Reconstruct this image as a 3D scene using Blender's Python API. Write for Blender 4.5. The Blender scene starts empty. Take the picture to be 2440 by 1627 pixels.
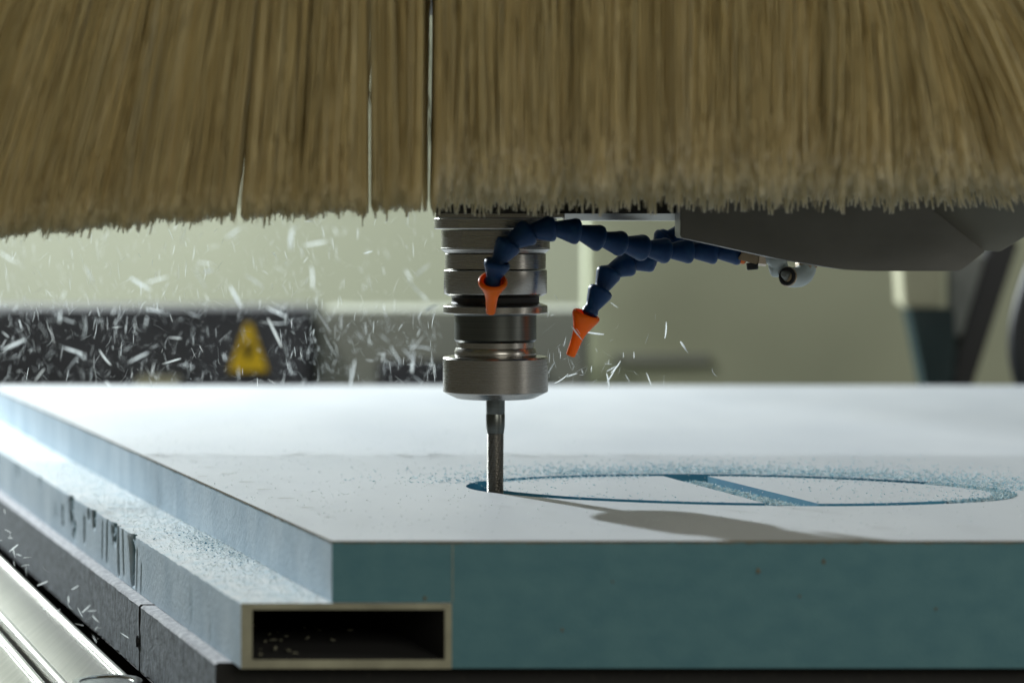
import bpy, bmesh, math, random
import numpy as np
from mathutils import Vector, Matrix
random.seed(7)
rng = np.random.default_rng(11)
S = bpy.context.scene
C = S.collection
MM = 0.001

# ------------------------------------------------------------------ camera
F = 85 / 36 * 2440          # focal length in photo pixels (used to measure the place)
HZ = 555.0                  # horizon row of the photo
CH = 150.0                  # camera height above the board's top (mm)
YF = 1179.0                 # board front edge
YT = 1405.0                 # spindle axis depth
SK = -0.3558                # the board's side edges run back and to the left

cam_d = bpy.data.cameras.new('camera')
cam = bpy.data.objects.new('camera', cam_d)
C.objects.link(cam)
cam.location = (0, 0, CH * MM)
cam.rotation_euler = (math.pi / 2, 0, 0)
cam_d.lens = 85
cam_d.sensor_width = 36
cam_d.shift_y = -(813.5 - HZ) / 2440
cam_d.clip_start = 0.05
cam_d.clip_end = 60
cam_d.dof.use_dof = True
cam_d.dof.focus_distance = 1.400
cam_d.dof.aperture_fstop = 5.6
S.camera = cam

# ------------------------------------------------------------------ world and lamps
w = bpy.data.worlds.new('World')
S.world = w
w.use_nodes = True
bgn = w.node_tree.nodes['Background']
bgn.inputs[0].default_value = (1.0, 0.96, 0.74, 1)
bgn.inputs[1].default_value = 0.10
S.view_settings.view_transform = 'Standard'
S.view_settings.look = 'None'
S.view_settings.exposure = 0
S.view_settings.gamma = 1

S.cycles.diffuse_bounces = 10
S.cycles.max_bounces = 16

def lamp(name, loc, target, power, sx, sy, col, spread=180):
    d = bpy.data.lights.new(name, 'AREA')
    d.energy = power
    d.color = col
    d.shape = 'RECTANGLE'
    d.size, d.size_y = sx, sy
    d.spread = math.radians(spread)
    o = bpy.data.objects.new(name, d)
    C.objects.link(o)
    o.location = loc
    o.rotation_euler = (Vector(target) - Vector(loc)).to_track_quat('-Z', 'Y').to_euler()
    return o

base = Vector((-0.0096, 1.405, 0))
az, el = math.radians(33), math.radians(21.6)
kd = Vector((-math.sin(az) * math.cos(el), math.cos(az) * math.cos(el), math.sin(el)))
lamp('key_lamp', base + kd * 3.3, base, 150, .055, .055, (0.90, 0.98, 1.0))
lamp('workshop_lamp', (-0.55, 1.95, 2.2), (-0.45, 2.0, 0), 9.0, .22, .12, (0.93, 0.98, 1.0))
lamp('wall_fill', (-1.5, 2.3, 1.9), (-0.15, 4.2, 0.1), 11, .5, .3, (1.0, 1.0, 0.93), 100)  # added fill that brightens the left part of the wall
lamp('front_fill', (0.95, -1.2, 0.95), (0.05, 1.2, 0.22), 20, 1.2, .7, (1.0, 0.97, 0.86))  # added fill that brightens the bristles and the board's front
lamp('side_lamp', (1.9, 0.55, 0.75), (0, 1.3, 0.15), 6.0, .18, 1.3, (1.0, 0.97, 0.90))

# ------------------------------------------------------------------ helpers
def P(px, py, Y):
    """a point of the photo at depth Y (mm) as a place in the room (mm)"""
    return Vector(((px - 1220) * Y / F, Y, CH + (HZ - py) * Y / F))
def G(px, py, z=0.0):
    """a point of the photo lying on the level z (mm)"""
    Y = F * (CH - z) / (py - HZ)
    return Vector(((px - 1220) * Y / F, Y, z))
def D(px, py):              # display px of the 2352 wide view -> source px
    return px * 2440 / 2352, py * 2440 / 2352
def OB(x, Y, z):
    return Vector((x + SK * (Y - YF), Y, z))

def wloc(o):
    return Vector(o['_o']) if o is not None and '_o' in o else Vector((0, 0, 0))
ALL = []
def thing(name, label, cat, loc=(0, 0, 0), group=None):
    o = bpy.data.objects.new(name, None)
    o.empty_display_size = 0.01
    C.objects.link(o)
    o.location = Vector(loc) * MM
    o['_o'] = tuple(loc)
    ALL.append(o)
    tag(o, label, cat, group)
    return o
def tag(o, label=None, cat=None, group=None, kind=None):
    if label: o['label'] = label
    if cat: o['category'] = cat
    if group: o['group'] = group
    if kind: o['kind'] = kind
    return o
def obj(name, verts, faces, mat, parent=None, smooth=False, origin=None, mats=None, fmat=None):
    """verts in room mm"""
    og = Vector(origin) if origin is not None else (wloc(parent) if parent is not None else Vector((0, 0, 0)))
    og_parent = wloc(parent) if parent is not None else Vector((0, 0, 0))
    me = bpy.data.meshes.new(name)
    v = np.array([tuple(x) for x in verts], dtype=float)
    v = (v - np.array(tuple(og))) * MM
    me.from_pydata(v.tolist(), [], [tuple(int(i) for i in f) for f in faces])
    for m in (mats or [mat]):
        me.materials.append(m)
    if fmat is not None:
        me.polygons.foreach_set('material_index', fmat)
    if smooth:
        me.polygons.foreach_set('use_smooth', [True] * len(me.polygons))
    me.update()
    o = bpy.data.objects.new(name, me)
    C.objects.link(o)
    o.location = (og - og_parent) * MM
    o['_o'] = tuple(og)
    ALL.append(o)
    if parent is not None:
        o.parent = parent
    return o
def fast_obj(name, verts, faces, mat, parent=None, smooth=False):
    """numpy verts (n,3) mm, faces (m,k)"""
    og = np.array(tuple(wloc(parent))) if parent is not None else np.zeros(3)
    me = bpy.data.meshes.new(name)
    k = faces.shape[1]
    me.vertices.add(len(verts)); me.loops.add(faces.size); me.polygons.add(len(faces))
    me.vertices.foreach_set('co', ((verts - og) * MM).astype(np.float32).ravel())
    me.loops.foreach_set('vertex_index', faces.astype(np.int32).ravel())
    me.polygons.foreach_set('loop_start', np.arange(0, faces.size, k, dtype=np.int32))
    if smooth:
        me.polygons.foreach_set('use_smooth', np.ones(len(faces), dtype=bool))
    me.materials.append(mat)
    me.update(calc_edges=True)
    o = bpy.data.objects.new(name, me)
    C.objects.link(o)
    o['_o'] = tuple(og)
    ALL.append(o)
    if parent is not None: o.parent = parent
    return o
def bm_obj(name, bm, mat, parent=None, smooth=False, origin=None):
    bm.verts.ensure_lookup_table()
    bm.verts.index_update()
    vs = [v.co.copy() for v in bm.verts]
    fs = [[v.index for v in f.verts] for f in bm.faces]
    bm.free()
    return obj(name, vs, fs, mat, parent, smooth, origin)
def auto_smooth(o, ang=35):
    me = o.data
    me.polygons.foreach_set('use_smooth', [True] * len(me.polygons))
    try:
        me.set_sharp_from_angle(angle=math.radians(ang))
    except Exception:
        pass
    return o
def prism(pts, d, bev=0.0, seg=2):
    """bmesh: polygon pts (list of Vector) pushed along vector d"""
    bm = bmesh.new()
    a = [bm.verts.new(p) for p in pts]
    b = [bm.verts.new(Vector(p) + Vector(d)) for p in pts]
    n = len(a)
    bm.faces.new(a); bm.faces.new(b[::-1])
    for i in range(n):
        j = (i + 1) % n
        bm.faces.new((a[j], a[i], b[i], b[j]))
    bmesh.ops.recalc_face_normals(bm, faces=bm.faces)
    if bev > 0:
        bmesh.ops.bevel(bm, geom=list(bm.edges), offset=bev, segments=seg, affect='EDGES', clamp_overlap=True)
    return bm
def box(x0, x1, y0, y1, z0, z1, bev=0.0, seg=2):
    return prism([Vector((x0, y0, z0)), Vector((x1, y0, z0)), Vector((x1, y0, z1)), Vector((x0, y0, z1))],
                 (0, y1 - y0, 0), bev, seg)
def lathe(prof, p0, axis=Vector((0, 0, 1)), n=64, cap=True):
    """prof: (r, h) along axis from p0"""
    axis = Vector(axis).normalized()
    u = axis.orthogonal().normalized()
    v = axis.cross(u)
    vs, fs = [], []
    for r, h in prof:
        for k in range(n):
            t = 2 * math.pi * k / n
            vs.append(Vector(p0) + axis * h + (u * math.cos(t) + v * math.sin(t)) * r)
    for i in range(len(prof) - 1):
        for k in range(n):
            a, b = i * n + k, i * n + (k + 1) % n
            fs.append((a, b, b + n, a + n))
    if cap:
        fs.append(tuple(range(n - 1, -1, -1)))
        m = (len(prof) - 1) * n
        fs.append(tuple(range(m, m + n)))
    return vs, fs
def tube(path, rad, n=16):
    vs, fs = [], []
    pu = None
    for i, p in enumerate(path):
        t = (path[min(i + 1, len(path) - 1)] - path[max(i - 1, 0)]).normalized()
        u = t.orthogonal().normalized() if pu is None else (pu - t * pu.dot(t)).normalized()
        pu = u
        v = t.cross(u)
        r = rad[i] if isinstance(rad, (list, tuple)) else rad
        for k in range(n):
            a = 2 * math.pi * k / n
            vs.append(p + (u * math.cos(a) + v * math.sin(a)) * r)
    for i in range(len(path) - 1):
        for k in range(n):
            a, b = i * n + k, i * n + (k + 1) % n
            fs.append((a, b, b + n, a + n))
    fs.append(tuple(range(n - 1, -1, -1)))
    m = (len(path) - 1) * n
    fs.append(tuple(range(m, m + n)))
    return vs, fs
def spline(pts, k=8, closed=False):
    n = len(pts)
    out = []
    rngi = range(n) if closed else range(n - 1)
    for i in rngi:
        g = (lambda j: pts[j % n]) if closed else (lambda j: pts[max(0, min(n - 1, j))])
        p0, p1, p2, p3 = g(i - 1), g(i), g(i + 1), g(i + 2)
        for s in range(k):
            t = s / k
            out.append(0.5 * ((2 * p1) + (p2 - p0) * t + (2 * p0 - 5 * p1 + 4 * p2 - p3) * t * t + (3 * p1 - p0 - 3 * p2 + p3) * t ** 3))
    if not closed: out.append(pts[-1].copy())
    return out

# ------------------------------------------------------------------ materials
def mat(name, col, rough=0.5, metal=0.0, var=0.0, vscale=(30, 30, 30), col2=None, bump=0.0, bscale=(400, 400, 400),
        rvar=0.0, spec=0.5, detail=6.0, ramp=(0.35, 0.65), coat=0.0):
    m = bpy.data.materials.new(name)
    m.use_nodes = True
    nt = m.node_tree
    b = nt.nodes['Principled BSDF']
    b.inputs['Base Color'].default_value = (*col, 1)
    b.inputs['Roughness'].default_value = rough
    b.inputs['Metallic'].default_value = metal
    b.inputs['Specular IOR Level'].default_value = spec
    b.inputs['Coat Weight'].default_value = coat
    tc = nt.nodes.new('ShaderNodeTexCoord')
    def noise(sc, det=detail):
        mp = nt.nodes.new('ShaderNodeMapping')
        mp.inputs['Scale'].default_value = sc
        nt.links.new(tc.outputs['Object'], mp.inputs[0])
        nz = nt.nodes.new('ShaderNodeTexNoise')
        nz.inputs['Scale'].default_value = 1
        nz.inputs['Detail'].default_value = det
        nt.links.new(mp.outputs[0], nz.inputs['Vector'])
        return nz
    if col2 is not None or var > 0:
        nz = noise(vscale)
        rp = nt.nodes.new('ShaderNodeValToRGB')
        c2 = col2 if col2 is not None else tuple(min(1, c * (1 + var)) for c in col)
        c1 = col if col2 is not None else tuple(c * (1 - var) for c in col)
        rp.color_ramp.elements[0].position = ramp[0]
        rp.color_ramp.elements[1].position = ramp[1]
        rp.color_ramp.elements[0].color = (*c1, 1)
        rp.color_ramp.elements[1].color = (*c2, 1)
        nt.links.new(nz.outputs['Fac'], rp.inputs[0])
        nt.links.new(rp.outputs[0], b.inputs['Base Color'])
    if rvar > 0:
        nz = noise(tuple(s * 1.7 for s in vscale))
        mr = nt.nodes.new('ShaderNodeMapRange')
        mr.inputs[3].default_value = max(0.02, rough - rvar)
        mr.inputs[4].default_value = min(1, rough + rvar)
        nt.links.new(nz.outputs['Fac'], mr.inputs[0])
        nt.links.new(mr.outputs[0], b.inputs['Roughness'])
    if bump > 0:
        nz = noise(bscale, 5)
        bp = nt.nodes.new('ShaderNodeBump')
        bp.inputs['Strength'].default_value = 1.0
        bp.inputs['Distance'].default_value = bump * MM
        nt.links.new(nz.outputs['Fac'], bp.inputs['Height'])
        nt.links.new(bp.outputs[0], b.inputs['Normal'])
    return m

def translucent(m, fac):
    nt = m.node_tree
    b = nt.nodes['Principled BSDF']; out = nt.nodes['Material Output']
    tr = nt.nodes.new('ShaderNodeBsdfTranslucent')
    if b.inputs['Base Color'].links:
        nt.links.new(b.inputs['Base Color'].links[0].from_socket, tr.inputs[0])
    else:
        tr.inputs[0].default_value = b.inputs['Base Color'].default_value
    ms = nt.nodes.new('ShaderNodeMixShader')
    ms.inputs[0].default_value = fac
    nt.links.new(b.outputs[0], ms.inputs[1]); nt.links.new(tr.outputs[0], ms.inputs[2])
    nt.links.new(ms.outputs[0], out.inputs[0])

M = {}
M['skin'] = mat('board_skin', (0.64, 0.68, 0.735), 0.55, var=0.0, vscale=(9, 4, 10), col2=(0.71, 0.745, 0.79), bump=0.10, bscale=(160, 60, 60), rvar=0.1)
M['foam'] = mat('blue_foam', (0.078, 0.196, 0.238), 0.85, vscale=(60, 60, 90), col2=(0.102, 0.232, 0.268), bump=0.25, bscale=(700, 700, 700), ramp=(.3, .7))
M['foam_cut'] = mat('cut_foam', (0.035, 0.20, 0.33), 0.75, vscale=(60, 60, 60), col2=(0.055, 0.25, 0.37), bump=0.2, bscale=(900, 900, 900))
M['foam_side'] = mat('dusty_foam', (0.44, 0.57, 0.68), 0.85, vscale=(60, 25, 14), col2=(0.60, 0.72, 0.82), bump=0.6, bscale=(600, 600, 330))
M['ledge'] = mat('foam_dust', (0.60, 0.71, 0.77), 0.9, vscale=(120, 60, 60), col2=(0.80, 0.84, 0.86), bump=0.8, bscale=(500, 300, 300), ramp=(.3, .6))
M['rim'] = mat('beige_rim', (0.33, 0.325, 0.24), 0.8, var=.2, vscale=(40, 40, 40), bump=.2)
M['skin_edge'] = mat('brown_skin_edge', (0.10, 0.085, 0.05), 0.8, vscale=(60, 60, 60), col2=(0.17, 0.14, 0.085))
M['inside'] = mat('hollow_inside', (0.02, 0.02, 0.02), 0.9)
M['chip'] = mat('foam_chip', (0.80, 0.86, 0.88), 0.6, var=0.0, col2=(0.90, 0.93, 0.93), vscale=(900, 900, 900))
M['chip_blue'] = mat('blue_shaving', (0.24, 0.56, 0.70), 0.7, col2=(0.76, 0.87, 0.90), vscale=(260, 260, 260), ramp=(.35, .55))
M['bed'] = mat('grey_bed_block', (0.045, 0.056, 0.066), 0.9, vscale=(330, 330, 160), col2=(0.25, 0.285, 0.32), bump=0.9, bscale=(900, 900, 420), ramp=(.3, .7))
M['bed_top'] = mat('bed_block_dust', (0.36, 0.37, 0.41), 0.9, vscale=(300, 150, 100), col2=(0.6, 0.61, 0.64), bump=0.8, bscale=(900, 500, 400))
M['alu'] = mat('aluminium', (0.30, 0.295, 0.265), 0.36, 1.0, var=.10, vscale=(500, 6, 6), rvar=.08, bump=.02, bscale=(900, 12, 12))
M['alu_edge'] = mat('aluminium_edge', (0.62, 0.62, 0.58), 0.42, 1.0)
M['steel'] = mat('turned_steel', (0.36, 0.35, 0.33), 0.27, 1.0, var=.035, vscale=(3, 3, 900), rvar=.025, bump=.0006, bscale=(6, 6, 1600))
M['steel_dark'] = mat('dark_steel', (0.11, 0.118, 0.112), 0.33, 1.0, var=.1, vscale=(3, 3, 900), rvar=.04, bump=.0015, bscale=(6, 6, 1500))
M['steel_bright'] = mat('bright_steel', (0.70, 0.70, 0.68), 0.18, 1.0, rvar=.05)
M['black'] = mat('black_paint_and_shade', (0.010, 0.010, 0.010), 0.6, col2=(0.03, 0.028, 0.022), vscale=(200, 200, 200), ramp=(.55, .75))
M['cutter'] = mat('carbide', (0.24, 0.23, 0.21), 0.35, 1.0, rvar=.1, vscale=(200, 200, 500))
M['hood'] = mat('grey_sheet', (0.175, 0.175, 0.165), 0.42, 0.0, var=.2, vscale=(14, 14, 22), rvar=.12, bump=.06, bscale=(900, 900, 900))
M['hood_light'] = mat('grey_sheet_pale', (0.22, 0.23, 0.215), 0.45, 0.0, var=.1, vscale=(12, 12, 12), bump=.05, bscale=(900, 900, 900))
M['hose'] = mat('blue_plastic', (0.002, 0.036, 0.125), 0.42, col2=(0.012, 0.07, 0.17), ramp=(.5, .8), vscale=(160, 160, 160), rvar=.1, bump=.05, bscale=(500, 500, 500), spec=.32)
M['orange'] = mat('orange_plastic', (0.90, 0.185, 0.006), 0.4, var=.06, vscale=(80, 80, 80), bump=.03, bscale=(500, 500, 500), spec=.3)
translucent(M['orange'], .3)
translucent(M['chip'], .6)
translucent(M['chip_blue'], .35)
M['brass'] = mat('nickel_brass', (0.52, 0.43, 0.33), 0.3, 1.0, rvar=.1, vscale=(200, 200, 200))
M['fit_grey'] = mat('grey_fitting', (0.42, 0.47, 0.46), 0.45, var=.05, vscale=(60, 60, 60))
M['rubber'] = mat('black_rubber', (0.012, 0.012, 0.014), 0.5)
M['wall'] = mat('painted_wall', (0.43, 0.45, 0.36), 0.9, var=.05, vscale=(2, 2, 2))
M['panel'] = mat('green_grey_panel', (0.52, 0.55, 0.41), 0.7, var=.06, vscale=(2, 2, 2))
M['housing'] = mat('dark_housing', (0.058, 0.06, 0.07), 0.6, var=.25, vscale=(6, 6, 6))
M['grey_paint'] = mat('grey_green_paint', (0.36, 0.375, 0.33), 0.7, var=.08, vscale=(5, 5, 5))
M['teal'] = mat('dark_teal_paint', (0.008, 0.030, 0.034), 0.5)
M['cream'] = mat('cream_plastic', (0.46, 0.45, 0.32), 0.6)
M['yellow'] = mat('yellow_sign', (0.88, 0.58, 0.02), 0.5)
M['floor'] = mat('concrete', (0.2, 0.2, 0.18), 0.8, var=.1, vscale=(3, 3, 3))

def bristle_material():
    m = bpy.data.materials.new('nylon_bristle')
    m.use_nodes = True
    nt = m.node_tree
    b = nt.nodes['Principled BSDF']
    out = nt.nodes['Material Output']
    g = nt.nodes.new('ShaderNodeNewGeometry')
    rp = nt.nodes.new('ShaderNodeValToRGB')
    e = rp.color_ramp.elements
    e[0].position, e[0].color = 0.0, (0.70, 0.56, 0.25, 1)
    e[1].position, e[1].color = 1.0, (0.93, 0.86, 0.60, 1)
    for p, c in ((.4, (0.78, 0.66, 0.33, 1)), (.85, (0.82, 0.72, 0.40, 1))):
        x = e.new(p); x.color = c
    nt.links.new(g.outputs['Random Per Island'], rp.inputs[0])
    # foam dust clinging to the cut tips
    at = nt.nodes.new('ShaderNodeAttribute'); at.attribute_name = 'dust'
    mx = nt.nodes.new('ShaderNodeMixRGB')
    mx.inputs[2].default_value = (0.95, 0.92, 0.80, 1)
    nt.links.new(at.outputs['Fac'], mx.inputs[0])
    nt.links.new(rp.outputs[0], mx.inputs[1])
    nt.links.new(mx.outputs[0], b.inputs['Base Color'])
    b.inputs['Roughness'].default_value = 0.4
    tr = nt.nodes.new('ShaderNodeBsdfTranslucent')
    nt.links.new(mx.outputs[0], tr.inputs[0])
    ms = nt.nodes.new('ShaderNodeMixShader')
    ms.inputs[0].default_value = 0.45
    nt.links.new(b.outputs[0], ms.inputs[1]); nt.links.new(tr.outputs[0], ms.inputs[2])
    nt.links.new(ms.outputs[0], out.inputs[0])
    return m
M['bristle'] = bristle_material()

def gouge_material():
    m = mat('dusty_gouged_foam', (0.44, 0.57, 0.68), 0.85, vscale=(60, 25, 14), col2=(0.60, 0.72, 0.82), bump=0.6, bscale=(600, 600, 330))
    nt = m.node_tree
    b = nt.nodes['Principled BSDF']
    src = b.inputs['Base Color'].links[0].from_socket
    at = nt.nodes.new('ShaderNodeAttribute'); at.attribute_name = 'bare'
    mx = nt.nodes.new('ShaderNodeMixRGB')
    mx.inputs[2].default_value = (0.09, 0.23, 0.30, 1)
    nt.links.new(at.outputs['Fac'], mx.inputs[0]); nt.links.new(src, mx.inputs[1])
    nt.links.new(mx.outputs[0], b.inputs['Base Color'])
    return m
M['gouged'] = gouge_material()

# ------------------------------------------------------------------ background
tag(obj('wall', [(-4000, 4200, -900), (4000, 4200, -900), (4000, 4200, 3200), (-4000, 4200, 3200)], [(0, 1, 2, 3)], M['wall']), kind='structure')
tag(obj('floor', [(-4000, 300, -900), (4000, 300, -900), (4000, 4200, -900), (-4000, 4200, -900)], [(0, 1, 2, 3)], M['floor']), kind='structure')

# dark housing with the warning sign
YB = 3000.0
a = P(-400, 738, YB); b_ = P(742, 960, YB)
t = thing('machine_housing', 'dark long machine housing beyond the board carrying a yellow triangle sign', 'machine housing', (a.x, YB, -300))
auto_smooth(bm_obj('casing', box(a.x, b_.x, YB, YB + 260, -300, a.z, 6), M['housing'], t))
f0 = P(330, 898, YB - 14); f1 = P(430, 940, YB - 14)
bm_obj('foot_rail', box(f0.x, f1.x, YB - 40, YB, -150, f0.z, 2), M['cream'], t)
c = P(592, 885, YB - 3)
sg = thing('warning_sign', 'yellow triangular warning sign with a dark symbol on the dark housing', 'warning sign', (c.x, YB - 2, c.z))
hw, ht = 24.5, 60
bm_obj('plate', prism([Vector((c.x - hw, YB - 4, c.z)), Vector((c.x + hw, YB - 4, c.z)), Vector((c.x + 3, YB - 4, c.z + ht)), Vector((c.x - 3, YB - 4, c.z + ht))], (0, 3, 0), .5), M['yellow'], sg)
zz = [(-2, 31), (4, 31), (1, 22), (6, 22), (-3, 7), (-1, 17), (-6, 17)]
bm_obj('symbol', prism([Vector((c.x + x * 1.35, YB - 4.8, c.z + 3 + z * 1.1)) for x, z in zz], (0, .6, 0)), M['rubber'], sg)
# grey bed end beside it
a = P(746, 740, YB + 40); b_ = P(1405, 960, YB + 40)
t = thing('machine_bed_end', 'grey painted machine bed end behind the spindle with a dark lower rail', 'machine bed', (a.x, YB + 40, -300))
auto_smooth(bm_obj('casing', box(a.x, b_.x, YB + 40, YB + 260, -300, a.z, 8), M['grey_paint'], t))
r0 = P(900, 858, YB + 30)
auto_smooth(bm_obj('lower_rail', box(r0.x, b_.x - 60, YB + 20, YB + 40, -300, r0.z, 4), M['housing'], t))
# cabinet to the right
a = P(1400, 300, 3300); b_ = P(2900, 300, 3300)
t = thing('control_cabinet', 'large green grey cabinet standing behind the board right of the spindle', 'cabinet', (a.x, 3300, -900))
auto_smooth(bm_obj('door', box(a.x, b_.x, 3300, 3320, -880, 900, 4), M['panel'], t))
auto_smooth(bm_obj('body', box(a.x + 6, b_.x, 3322, 3700, -900, 910, 4), M['panel'], t))
h0 = P(1460, 842, 3296); h1 = P(1690, 868, 3296)
bm_obj('ledge', box(h0.x, h1.x, 3292, 3300, h1.z, h0.z, 1), M['grey_paint'], t)
# leg with two arms
YL = 2750.0
t = thing('support_stand', 'dark teal Y shaped support stand with a cream box at its top', 'stand', tuple(P(2230, 940, YL)))
q = [P(*p, YL) for p in ((2168, 735), (2275, 735), (2285, 960), (2215, 960))]
auto_smooth(bm_obj('upright', prism(q, (0, 60, 0), 3), M['teal'], t))
q = [P(*p, YL) for p in ((2365, 560), (2430, 575), (2305, 960), (2246, 960))]
auto_smooth(bm_obj('strut', prism(q, (0, 50, 0), 3), M['rubber'], t))
q = [P(*p, YL - 8) for p in ((2148, 620), (2245, 620), (2245, 733), (2156, 733))]
auto_smooth(bm_obj('head_box', prism(q, (0, 70, 0), 4), M['cream'], t))
q = [P(*p, YL + 4) for p in ((2262, 610), (2352, 610), (2312, 800), (2262, 800))]
auto_smooth(bm_obj('web_plate', prism(q, (0, 20, 0), 3), M['hood_light'], t))
pts = [P(*p, 2500) for p in ((2520, 560), (2470, 640), (2432, 760), (2428, 850), (2450, 930), (2490, 1000))]
cv, cf = tube(spline(pts, 8), 11.0, 16)
tag(obj('black_cable', cv, cf, M['rubber'], None, True, pts[-1]), 'thick black cable curving down at the right edge of the picture', 'cable')

# ------------------------------------------------------------------ table: aluminium profiles and bed
ZT = -101.0
Y1 = 1120.0
def rail(name, xa, xb, label, step=False):
    p0 = OB(xb, Y1, ZT)
    t = thing(name, label, 'aluminium profile', tuple(p0), 'aluminium profiles of the machine table')
    d = OB(0, 2600, 0) - OB(0, Y1, 0)
    pts = []
    r = 3.0
    prof = [(xa, ZT - 24), (xb, ZT - 24), (xb, ZT - r)]
    for k in range(5):
        an = math.pi / 2 * k / 4
        prof.append((xb + 0 - r + r * math.cos(an), ZT - r + r * math.sin(an)))
    for k in range(5):
        an = math.pi / 2 * k / 4
        prof.append((xa + r - r * math.sin(an), ZT - r + r * math.cos(an)))
    o = bm_obj('extrusion', prism([OB(x, Y1, z) for x, z in prof], d), M['alu'], t)
    auto_smooth(o, 50)
    for x in ((xa + 1.0, xa + 6.5), (xb - 6.5, xb - 1.0)):
        bb = prism([OB(x[0], Y1, ZT - 3), OB(x[1], Y1, ZT - 3), OB(x[1], Y1, ZT + .9), OB(x[1] - 1.4, Y1, ZT + 2.0), OB(x[0] + 1.4, Y1, ZT + 2.0), OB(x[0], Y1, ZT + .9)], d)
        auto_smooth(bm_obj('lip', bb, M['alu_edge'], t), 60)
    return t
rail('aluminium_profile', -194.5, -149, 'wide bright aluminium profile lying next to the grey bed blocks')
rail('aluminium_profile', -246, -199.5, 'aluminium profile at the very corner, outside the narrow dark slot')
d = OB(0, 2600, 0) - OB(0, Y1, 0)
tag(bm_obj('machine_table', prism([OB(-260, Y1 + 5, -210), OB(700, Y1 + 5, -210), OB(700, Y1 + 5, ZT - 25.5), OB(-260, Y1 + 5, ZT - 25.5)], d), M['black'], None, False, tuple(OB(0, YF, -210))),
    'black machine table under the bed blocks and profiles', 'table')
# bracket carrying the block above the gap
c = OB(-168.4, 1334, ZT + 2.0)
t = thing('round_cap', 'polished round metal cap set on the aluminium profile', 'cap', tuple(c))
v, f = lathe([(19, 0), (19.5, .6), (19.5, 1.8), (19, 2.4), (15, 2.4), (14.4, 1.6), (3, 1.4)], c, n=48)
auto_smooth(obj('rim', v, f, M['steel_bright'], t))

# grey bed blocks (two, butted with an interlocking joint)
def bed_block(ya, yb, label):
    x0, x1, z0, z1 = -140.6, 640.0, ZT + 0.5, -62.3
    t = thing('bed_block', label, 'bed block', tuple(OB(x0, ya, z0)), 'grey bed blocks under the board')
    ny, nz = max(8, int((yb - ya) / 5)), 9
    vs, fs, fm = [], [], []
    nzr = np.random.default_rng(int(ya))
    for i in range(ny + 1):
        Y = ya + (yb - ya) * i / ny
        for k in range(nz + 1):
            z = z0 + (z1 - 1.2 - z0) * k / nz
            j = nzr.normal(0, .18)
            if k == 0: z += abs(nzr.normal(0, .7))
            vs.append(OB(x0 + j, Y, z))
    for i in range(ny):
        for k in range(nz):
            a = i * (nz + 1) + k
            fs.append((a, a + 1, a + nz + 2, a + nz + 1))
    side = obj('side_face', vs, fs, M['bed'], t, True)
    vs, fs = [], []
    for i in range(ny + 1):
        Y = ya + (yb - ya) * i / ny
        e = nzr.normal(0, .3)
        vs += [OB(x0 + nzr.normal(0, .2), Y, z1 - 1.25), OB(x0 + 1.2 + e, Y, z1 + nzr.normal(0, .1)), OB(x1, Y, z1)]
    for i in range(ny):
        for k in range(2):
            a = i * 3 + k
            fs.append((a, a + 1, a + 4, a + 3))
    obj('top_face', vs, fs, M['bed_top'], t, True)
    a, b = OB(x0, ya, z0), OB(x1, yb, z1)
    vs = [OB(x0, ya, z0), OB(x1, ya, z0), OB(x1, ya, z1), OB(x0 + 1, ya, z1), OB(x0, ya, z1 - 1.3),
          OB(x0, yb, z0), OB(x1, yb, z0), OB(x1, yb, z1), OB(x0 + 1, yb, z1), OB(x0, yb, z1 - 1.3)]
    obj('core', vs, [(0, 1, 2, 3, 4), (9, 8, 7, 6, 5), (1, 6, 7, 2), (0, 5, 6, 1)], M['black'], t)  # front face coloured black to stand for the shade under the board
    return t
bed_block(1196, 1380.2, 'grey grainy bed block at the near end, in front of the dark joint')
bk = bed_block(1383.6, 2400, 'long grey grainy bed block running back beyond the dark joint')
# the notch of the joint, put in as a dark disc
v, f = lathe([(3.6, -1.6), (3.6, 0.35)], OB(-140.6, 1388.2, -84), Vector((1, 0, 0)) * -1, 20)
tag(obj('joint_notch', v, f, M['rubber'], None, False, tuple(OB(-140.6, 1388.2, -84))), 'small dark disc standing for a notch in the joint between the two grey bed blocks', 'notch_disc')

# ------------------------------------------------------------------ hollow foam strips at the board's lower left
XS0, XS1, ZS0, ZS1 = -132.4, -29.7, -62.0, -30.2
XI0, XI1, ZI0, ZI1 = -126.9, -33.1, -57.7, -33.3
GO = [(1447, -30, -60.5, 9.5, 3.6), (1474, -31, -58, 1.6, 1.1), (1490, -30, -60, 2.4, 2.2), (1503, -30, -44, 9.0, 2.4), (1524, -30, -58, 2.0, .9), (1540, -34, -58, 1.4, .8),
      (1571, -30, -42, 8.0, 2.4), (1590, -30, -38, 4.0, 2.0), (1604, -38, -56, 2.6, 1.0), (1656, -30, -50, 10.0, 2.6), (1646, -46, -59, 9, 2.2), (1690, -41, -55, 5, 1.5), (1720, -42, -52, 4, 1.2),
      (1790, -30, -40, 6, 1.3), (1900, -32, -44, 8, 1.3), (1430, -37, -62, 1.3, .8), (1418, -44, -62, 1.2, .6), (1335, -44, -60, 1.2, .6), (1285, -34, -58, .9, .5), (1240, -34, -60, 1.2, .5)]
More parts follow.
